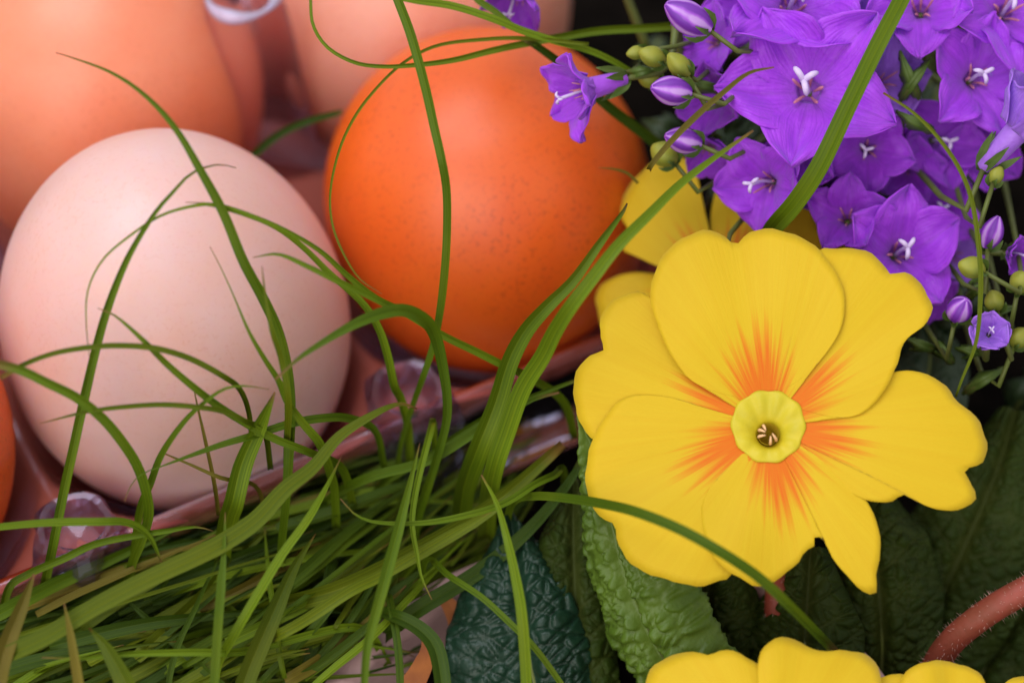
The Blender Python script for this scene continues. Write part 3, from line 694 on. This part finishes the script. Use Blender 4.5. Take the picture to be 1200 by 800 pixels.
# crinkled leaves
def leaf(mid, depl, wl, wr, mat, label=None, seed=1, parent=None, cells=150, amp=1.0, roll=0.0, edge_drop=(2, 2), n=150, m=64, name='leaf', side_amt=1.0, wave=.8):
    parent = parent or prim
    rs = np.random.RandomState(seed); k = len(mid)
    D = np.interp(np.linspace(0, 1, k), np.linspace(0, 1, len(depl)), depl)
    P = spline([px(p[0], p[1], d) for p, d in zip(mid, D)], n); T = frames(P); ts = np.linspace(0, 1, n)
    WL = np.interp(ts, np.linspace(0, 1, len(wl)), wl); WR = np.interp(ts, np.linspace(0, 1, len(wr)), wr)
    A = np.zeros((n, m, 3)); NR = np.zeros((n, m, 3)); C = np.array(CAM); q = np.zeros((n, m, 2))
    lens = np.r_[0, np.cumsum(np.linalg.norm(np.diff(P, axis=0), axis=1))]
    for i in range(n):
        view = C - P[i]; view /= np.linalg.norm(view)
        side = np.cross(T[i], view); side /= np.linalg.norm(side); up = np.cross(side, T[i])
        a = roll; s2 = side * math.cos(a) + up * math.sin(a); u2 = up * math.cos(a) - side * math.sin(a)
        for j in range(m):
            x = -1 + 2 * j / (m - 1); wdt = (WL[i] if x < 0 else WR[i])
            ed = edge_drop[0] if x < 0 else edge_drop[1]
            wv = wave * math.sin(ts[i] * 23 + (0 if x < 0 else 2) + seed) * abs(x) ** 3
            A[i, j] = P[i] + s2 * (x * wdt) - u2 * (ed * abs(x) ** 2.6 - 1.2 * math.sin(abs(x) * 3.1) * .6 - wv)
            NR[i, j] = u2; q[i, j] = (x * wdt, lens[i])
    # swellings between the veins: rounded cells laid out along the side veins
    Wm = max(max(wl), max(wr)); cs = []
    for c in range(cells):
        cs.append((rs.uniform(-Wm, Wm), rs.uniform(0, lens[-1])))
    cs = np.array(cs); Q = q.reshape(-1, 2)
    dd = np.sqrt(((Q[:, None, 0] - cs[None, :, 0]) / 1.15) ** 2 + (Q[:, None, 1] - cs[None, :, 1] - .0) ** 2)
    dd.sort(axis=1); f1, f2 = dd[:, 0], dd[:, 1]
    cellw = math.sqrt(2 * Wm * lens[-1] / cells); e = np.clip((f2 - f1) / (cellw * .55), 0, 1)
    dome = np.sqrt(e) * 1.15 * amp
    xs, ys = Q[:, 0], Q[:, 1]
    sv = np.abs(((ys + .75 * np.abs(xs)) / (cellw * 2.4)) % 1 - .5) * 2          # side veins, 1 on the vein
    veinm = np.clip((sv - .80) / .2, 0, 1); mr = np.exp(-(xs / .8) ** 2)
    h = dome * (1 - .75 * veinm) * (1 - mr) - .5 * mr * amp
    V = A.reshape(-1, 3) + NR.reshape(-1, 3) * h[:, None]
    o = mesh(name, V, grid_faces(n, m), mat, parent, uv=np.stack([xs / Wm, np.repeat(ts, m)], 1))
    at = o.data.attributes.new('vein', 'FLOAT', 'POINT'); at.data.foreach_set('value', np.clip(mr + .45 * (1 - e) ** 2 + .35 * veinm, 0, 1))
    solidify(o, .3)
    if label: o['label'] = label
    mp = [Vector(P[i]) + Vector(NR[i, m // 2]) * (-.75 * amp - .2) for i in range(0, n, 3)]
    tube('midrib', mp, [.75 - .6 * i / (len(mp) - 1) for i in range(len(mp))][::-1] if False else [.25 + .5 * i / (len(mp) - 1) for i in range(len(mp))], M['stem_green'], o, 8)
    return o
def LW(a, d=310): return [x * d / F for x in a]
leaf([(676,488),(695,540),(712,600),(730,672),(755,735),(790,800),(820,860)], (303,304,305,306,308), LW((2,24,48,62,62,66,60)), LW((2,36,58,70,72,70,60)), M['leaf_bright'], 'fresh green crinkled leaf with its edge rolled down', 3, roll=-.75, edge_drop=(6, 3), cells=230, amp=1.1, wave=.5)
leaf([(598,600),(606,660),(612,710),(620,770),(640,860)], (316,311,309,310), LW((6,48,68,76,70)), LW((6,62,92,104,90)), M['leaf_teal'], 'dark glossy crinkled leaf with a bluish sheen', 5, edge_drop=(3, 3), cells=240, amp=1.0)
leaf([(1015,560),(1022,620),(1030,690),(1034,760),(1030,830)], (318,316,315,320), LW((20,66,78,70,50)), LW((10,44,54,58,50)), M['leaf_dark'], None, 8, edge_drop=(5, 3), cells=170, amp=1.1)
leaf([(1190,480),(1165,560),(1130,640),(1090,730),(1060,820)], (325,322,322,326), LW((20,70,95,90,60)), LW((20,60,80,90,60)), M['leaf_dark'], None, 12, edge_drop=(3, 3), cells=260, amp=1.0)
leaf([(1085,360),(1090,420),(1075,480),(1040,540)], (330,328,326,328), LW((5,50,60,40)), LW((5,45,50,40)), M['leaf_small'], None, 15, edge_drop=(2, 2), cells=60, amp=.3)
leaf([(1250,640),(1210,700),(1160,770),(1120,850)], (328,326,326), LW((10,60,80,50)), LW((10,60,80,50)), M['leaf_dark'], None, 21, edge_drop=(3, 3), cells=170, amp=1.0)
leaf([(830,640),(830,700),(820,770),(800,860)], (312,313,313), LW((20,70,80,50)), LW((20,60,70,50)), M['leaf_dark'], None, 23, edge_drop=(3, 3), cells=170, amp=1.0)
leaf([(950,640),(945,720),(940,830)], (312,311,310), LW((20,70,70)), LW((20,70,70)), M['leaf_dark'], None, 24, edge_drop=(3, 3), cells=120, amp=1.0)
leaf([(672,560),(672,640),(676,720),(690,830)], (316,313,312,312), LW((10,40,44,40)), LW((10,50,60,60)), M['leaf_dark'], None, 31, edge_drop=(3, 3), cells=120, amp=1.0)
# dry sepals at the pot edge
def strap(pts, wd, dep, mat, parent, name='dry_leaf'): return blade(pts, wd, dep, mat, parent, name=name, roll=.2, fold=.2)
strap([(560,790),(548,755),(535,722),(520,700)], (3.6, 3.4, 3.0, 1.6), (316, 316, 316), M['dry'], prim)
strap([(470,820),(490,790),(500,765),(498,745)], (3.2, 3.0, 2.4, .8), (308, 309, 310), M['dry'], prim)
strap([(520,830),(535,780),(548,750)], (2.0, 2.0, 1.2), (317, 317, 317), M['red_stem'], prim)

# ------------------------------------------------------------------ bellflowers
bell_base = pz(1010, 130, 0)
bells = empty('bellflower_plant', (bell_base.x, bell_base.y, 0), 'bellflower plant massed with violet star shaped blooms and buds', 'bellflower')
LT = [0, .18, .38, .58, .76, .90, 1.0]; LWd = [.28, .74, 1.0, .93, .66, .33, .03]
def bell(u, v, d, Rpx, tilt, roll=0., flare=.55, Wf=.46, tubef=.5, mat='violet', seed=0, pist=True, label=None, nod=1.0, stem_to=None, stamens=True, spread=None):
    """flare 0 = closed bell, 1 = flat star ; tilt = direction the mouth faces in (right, up, camera)"""
    rs = random.Random(seed * 13 + 5)
    c = px(u, v, d); ax = camv(*tilt); R = Rpx * d / F
    x = RGT - ax * RGT.dot(ax)
    if x.length < .2: x = UPV - ax * UPV.dot(ax)
    x.normalize(); y = ax.cross(x)
    rt = R * .23; td = R * tubef
    # receptacle / tube mesh is the flower itself, petals are its pieces
    V = []; seg = 20
    prof = [(.35, -td - .3), (rt * .55, -td), (rt * .80, -td * .7), (rt * .92, -td * .3), (rt * .98, 0)] if tubef > .6 else [(.35, -td - .3), (rt * .5, -td), (rt * .65, -td * .85), (rt * .70, -td * .72), (rt * .60, -td * .62)]
    for r, z in prof:
        for k in range(seg):
            a = 2 * math.pi * k / seg; V.append(c + (x * math.cos(a) + y * math.sin(a)) * r + ax * z)
    UV = [(0.5, .02)] * len(V)
    fo = mesh('flower', V, grid_faces(5, seg, True), M[mat], bells, uv=UV)
    if label: fo['label'] = label
    n, m = 22, 15
    for p in range(5):
        a0 = roll + p * 2 * math.pi / 5 + rs.gauss(0, .05)
        er = x * math.cos(a0) + y * math.sin(a0); et = ax.cross(er)
        fl = flare + rs.gauss(0, .07); Lr = (R - rt) * rs.uniform(.93, 1.06); Wp = R * Wf * rs.uniform(.93, 1.07)
        cup = rs.uniform(.10, .34); tw = rs.gauss(0, .24); curl = rs.uniform(-.2, .95); side = rs.gauss(0, .08)
        V = []; UV = []; ph = rs.random() * 6
        # spine
        pos_r, pos_z = (rt * .9, -td * .25) if tubef > .6 else (rt * .45, -td * .6); th0 = math.radians(68 - 30 * fl); th1 = math.radians(75 * (1 - fl) + 2); spine = []
        st = math.hypot(Lr, td * .25) * 1.05 / (n - 1)
        for i in range(n):
            s = i / (n - 1); th = th0 + (th1 - th0) * min(1, s * 1.6) - curl * max(0, s - .45) * 1.4
            spine.append((pos_r, pos_z)); pos_r += math.cos(th) * st; pos_z += math.sin(th) * st
        for i in range(n):
            s = i / (n - 1); hw = np.interp(s, LT, [.66] + LWd[1:] if tubef > .6 else LWd) * Wp
            for j in range(m):
                q = -1 + 2 * j / (m - 1); r_, z_ = spine[i]
                xo = q * hw; zo = cup * hw * q * q * 1.3 + tw * q * hw * s + .045 * R * math.sin(q * 4 + s * 7 + ph) * s + .018 * R * math.sin(q * 9 - s * 11 + ph * 2) * s + .035 * R * math.sin(s * 15 + ph * 3) * q * q * s - .05 * R * math.exp(-(q * 4.5) ** 2) 
                # near the throat the petal wraps round the tube
                wrap = max(0, 1 - s * 2.2); r2 = r_ * (1 - wrap * (1 - math.cos(q * .63)))
                V.append(c + er * r2 + et * (xo + side * s * s * R) + ax * (z_ + zo * (1 - wrap)))
                UV.append((q, s))
        solidify(mesh('petal', V, grid_faces(n, m), M[mat], fo, uv=UV), .16)
    if pist:
        b = c - ax * td * .9; e = c + ax * R * .42 + x * rs.gauss(0, .05) * R
        ob = tube('pistil', spline([b, (b + e) / 2 + y * .2, e], 10), [R * .022] * 6 + [R * .026, R * .03, R * .034, R * .034], M['stigma'], fo, 8)
        V = []; f = []
        for q in range(3):
            a = q * 2.09 + rs.random(); dd = x * math.cos(a) + y * math.sin(a)
            vv, ff = tube_vf(spline([e - ax * .1, e + dd * R * .08 + ax * R * .05, e + dd * R * .14 + ax * R * .0], 6), [R * .028, R * .03, R * .03, R * .03, R * .026, R * .014], 7)
            mesh('stigma', vv, ff, M['stigma'], fo)
    if stamens:
        for q in range(5):
            a = roll + .6 + q * 1.257; dd = x * math.cos(a) + y * math.sin(a)
            P = spline([c - ax * td * .8 + dd * rt * .2, c - ax * td * .2 + dd * rt * .45, c + ax * R * rs.uniform(.0, .16) + dd * rt * rs.uniform(.5, .9)], 7)
            tube('stamen', P, [R * .010, R * .011, R * .012, R * .016, R * .018, R * .016, R * .008], M['stamen'], fo, 6)
    back = c - ax * (td + .2)
    for q in range(5):
        a = roll + .63 + q * 1.257; dd = x * math.cos(a) + y * math.sin(a)
        blade([back - ax * .3 + dd * .2, back + dd * rt * .75 + ax * td * .12, back + dd * (rt * 1.15 + .6) + ax * td * .55], (.7, 1.1, .9, .1), None, M['calyx'], fo, name='sepal', world=True, n=7)
    stem(back, -ax, stem_to, seed, fo)
    return fo
def stem(back, d0, to, seed, parent, r=.5):
    rs = random.Random(seed + 99)
    to = to or (bell_base + Vector((rs.uniform(-22, 22), rs.uniform(-6, 25), -1)))
    to = Vector(to); m1 = back + d0 * 6; m2 = m1 * .45 + to * .55 + Vector((0, 4, 6))
    tube('stalk', spline([back + d0 * -.6, m1, m2, to], 18), [r * .8 + .25 * i / 17 for i in range(18)], M['stem_green'], bells, 7)
V1, V2, V3 = 'violet', 'violet_dark', 'violet_light'
# the big open ones in front
bell(948, 105, 311, 130, (-.12, .10, 1), 2.05, .80, .37, .16, V1, 1, label='largest violet bloom, petals spread flat')
bell(928, 6, 314, 118, (.10, .25, 1), .35, .76, .37, .16, V1, 2)
bell(1143, 92, 314, 92, (.15, .05, 1), 1.4, .74, .36, .25, V1, 3)
bell(1056, 296, 314, 98, (.12, .10, 1), .20, 0.62, .40, .3, V1, 4, label='violet bloom tucked behind the primrose petal, pale stigma showing')
bell(1098, 250, 323, 66, (.15, .15, 1), .6, .62, .40, .4, V1, 5)
bell(1018, 175, 316, 70, (.0, -.1, 1), 1.1, .70, .38, .35, V2, 6)
bell(897, 214, 313, 78, (-.5, -.10, .9), .9, .60, .38, .35, V1, 7)
bell(992, 255, 314, 64, (-.2, .2, 1), .3, .60, .38, .35, V2, 8, pist=False)
bell(1180, 12, 314, 98, (.1, .2, 1), .9, .70, .38, .3, V1, 9)
bell(1080, 8, 313, 88, (-.1, .3, 1), 2.2, .70, .36, .3, V1, 10, pist=False)
bell(1040, 95, 315, 66, (.4, .1, .9), .3, .66, .44, .5, V3, 11, pist=False)
# drooping side-on bloom over the orange egg
bell(678, 108, 309, 62, (-.93, -.30, .35), .35, .52, .36, 1.0, V1, 12, label='drooping violet bloom hanging over the orange egg', stem_to=px(800, 100, 322))
bell(605, -2, 318, 52, (-.2, -.9, .35), .5, .40, .42, .9, V2, 13, stem_to=px(760, 60, 335))
bell(1205, 140, 305, 70, (.55, .62, .25), .2, .32, .52, 1.1, V3, 14, label='pale violet bloom seen from behind with its green calyx')
# further in and behind
for i, (u, v, d, R, t, fl) in enumerate([
    (835, 48, 318, 62, (-.5, .1, .8), .6), (838, 120, 317, 62, (-.5, -.1, .8), .55), (832, 176, 318, 52, (-.2, -.7, .7), .5),
    (1100, 165, 320, 76, (.2, -.1, 1), .7), (1150, 170, 322, 70, (.2, .0, 1), .7), (1015, 30, 322, 66, (.1, .3, 1), .6),
    (935, 180, 318, 72, (-.3, -.2, 1), .6), (1190, 298, 312, 40, (.5, -.2, .9), .5), (1120, 300, 324, 48, (.5, -.2, .8), .5),
    (880, 10, 322, 70, (-.3, .2, 1), .6), (1065, 195, 321, 60, (.0, -.2, 1), .6), (1195, 85, 318, 70, (.2, 0, 1), .6), (1085, 345, 322, 50, (.2, -.5, .8), .5), (970, 215, 322, 64, (0, 0, 1), .6)]):
    bell(u, v, d, R, t, i * .77, fl, .37, .3, (V2, V1, V3)[i % 3] if i in (3, 5, 8, 11) else (V2 if i % 3 else V1), 30 + i, pist=(i % 4 == 3), stamens=(i % 2 == 0))  # paler violet on some blooms puts petal highlights into the colour
bell(1160, 390, 304, 36, (-.05, .25, 1), 1.57, .28, .62, .5, V3, 60, stamens=False, label='small half open violet bloom near the buds')

def budflower(u, v, d, Lpx, Rpx, dirv, mat='bud', seed=0, flutes=5, name='bud', tipped=True):
    ax = (RGT * dirv[0] + UPV * dirv[1] - FWD * dirv[2]).normalized(); c = px(u, v, d); L = Lpx * d / F; R = Rpx * d / F
    x = ax.orthogonal().normalized(); y = ax.cross(x); n, seg = 16, 40; V = []; UV = []
    for i in range(n):
        t = i / (n - 1); r = R * max(.03, math.sin(math.pi * min(1, .10 + .86 * t)) ** .75)
        for k in range(seg):
            a = 2 * math.pi * k / seg; rr = r * (1 + .11 * abs(math.cos(flutes * a / 2 + t * 1.0)) - .06)
            V.append(c + ax * (t - .5) * L + (x * math.cos(a) + y * math.sin(a)) * rr); UV.append((math.sin(flutes * a), t))
    f = grid_faces(n, seg, True); f.append(tuple(range((n - 1) * seg, n * seg)))
    o = mesh(name, V, f, M[mat], bells, uv=UV); b = c - ax * L * .5
    for q in range(5):
        a = q * 1.257; dd = x * math.cos(a) + y * math.sin(a)
        blade([b - ax * .4, b + dd * R * .95 + ax * L * .12, b + dd * R * 1.15 + ax * L * .38], (.5, .9, .1), None, M['calyx'], o, name='sepal', world=True, n=6)
    stem(b, -ax, None, seed + 200, o, .4)
budflower(806, 20, 306, 62, 19, (-.85, .45, .3), seed=1)
budflower(786, 106, 305, 50, 17, (-.95, .10, .4), seed=2)
budflower(800, 164, 309, 46, 15, (-.95, .2, .4), seed=3)
budflower(1125, 362, 306, 38, 15, (.2, .5, .7), seed=4)
budflower(1163, 272, 308, 40, 13, (.3, .9, .3), seed=5)
for i, (u, v, d, L, R, dr) in enumerate([(764, 66, 309, 34, 12, (-.9, .3, .4)), (795, 76, 307, 36, 12, (-.7, .7, .4)), (1070, 20, 318, 26, 12, (-.2, .8, .5)),
        (1138, 313, 304, 34, 13, (-.9, .2, .4)), (1196, 330, 306, 30, 13, (.1, .6, .8)), (1165, 352, 308, 26, 12, (-.3, .8, .4)), (1195, 395, 310, 26, 12, (.5, .7, .4)),
        (745, 62, 311, 24, 8, (-.9, -.2, .4)), (778, 180, 314, 34, 15, (-.8, .5, .3)), (1168, 205, 306, 22, 9, (.4, .8, .3)), (920, 288, 308, 34, 9, (.9, -.1, .3)), (760, 92, 314, 28, 11, (-.8, .1, .4))]):
    budflower(u, v, d, L, R, dr, 'bud_green', 20 + i, 4)
# small dark leaves of the bellflower, filling the inside of the plant
rl = random.Random(5)
for i in range(70):
    u = rl.uniform(690, 1260); v = rl.uniform(-60, 470)
    if u < 770 and v > 150: continue
    if u < 900 and v > 280: continue
    d0 = 328 + rl.uniform(0, 22) + (400 - v) * .03; a = rl.uniform(0, 6.28); L = rl.uniform(40, 70)
    mid = [(u, v), (u + math.cos(a) * L * .5, v + math.sin(a) * L * .5), (u + math.cos(a) * L, v + math.sin(a) * L)]
    leaf(mid, (d0, d0 - 2, d0 + 2), LW((.5, 22, 26, 14)), LW((.5, 22, 26, 14)), M['leaf_small'], None, 100 + i, bells, cells=14, amp=.25, roll=rl.uniform(-.6, .6), n=16, m=12, wave=.4)
for i, (u, v, a, L) in enumerate([(1060,395,.4,40),(1120,408,.1,36),(1180,430,2.6,60),(1100,400,1.0,30),(1155,330,2.4,30),(1190,360,2.9,40),(1055,60,1.2,60),(1090,70,2.2,60),(1050,130,.5,50),(770,80,2.9,40),(800,92,.3,50)]):
    mid = [(u, v), (u + math.cos(a) * L * .5, v + math.sin(a) * L * .5), (u + math.cos(a) * L, v + math.sin(a) * L)]
    leaf(mid, (312, 311, 314), LW((.5, 8, 9, 4)), LW((.5, 8, 9, 4)), M['calyx'], None, 300 + i, bells, cells=8, amp=.15, roll=.2, n=14, m=8, wave=.2)
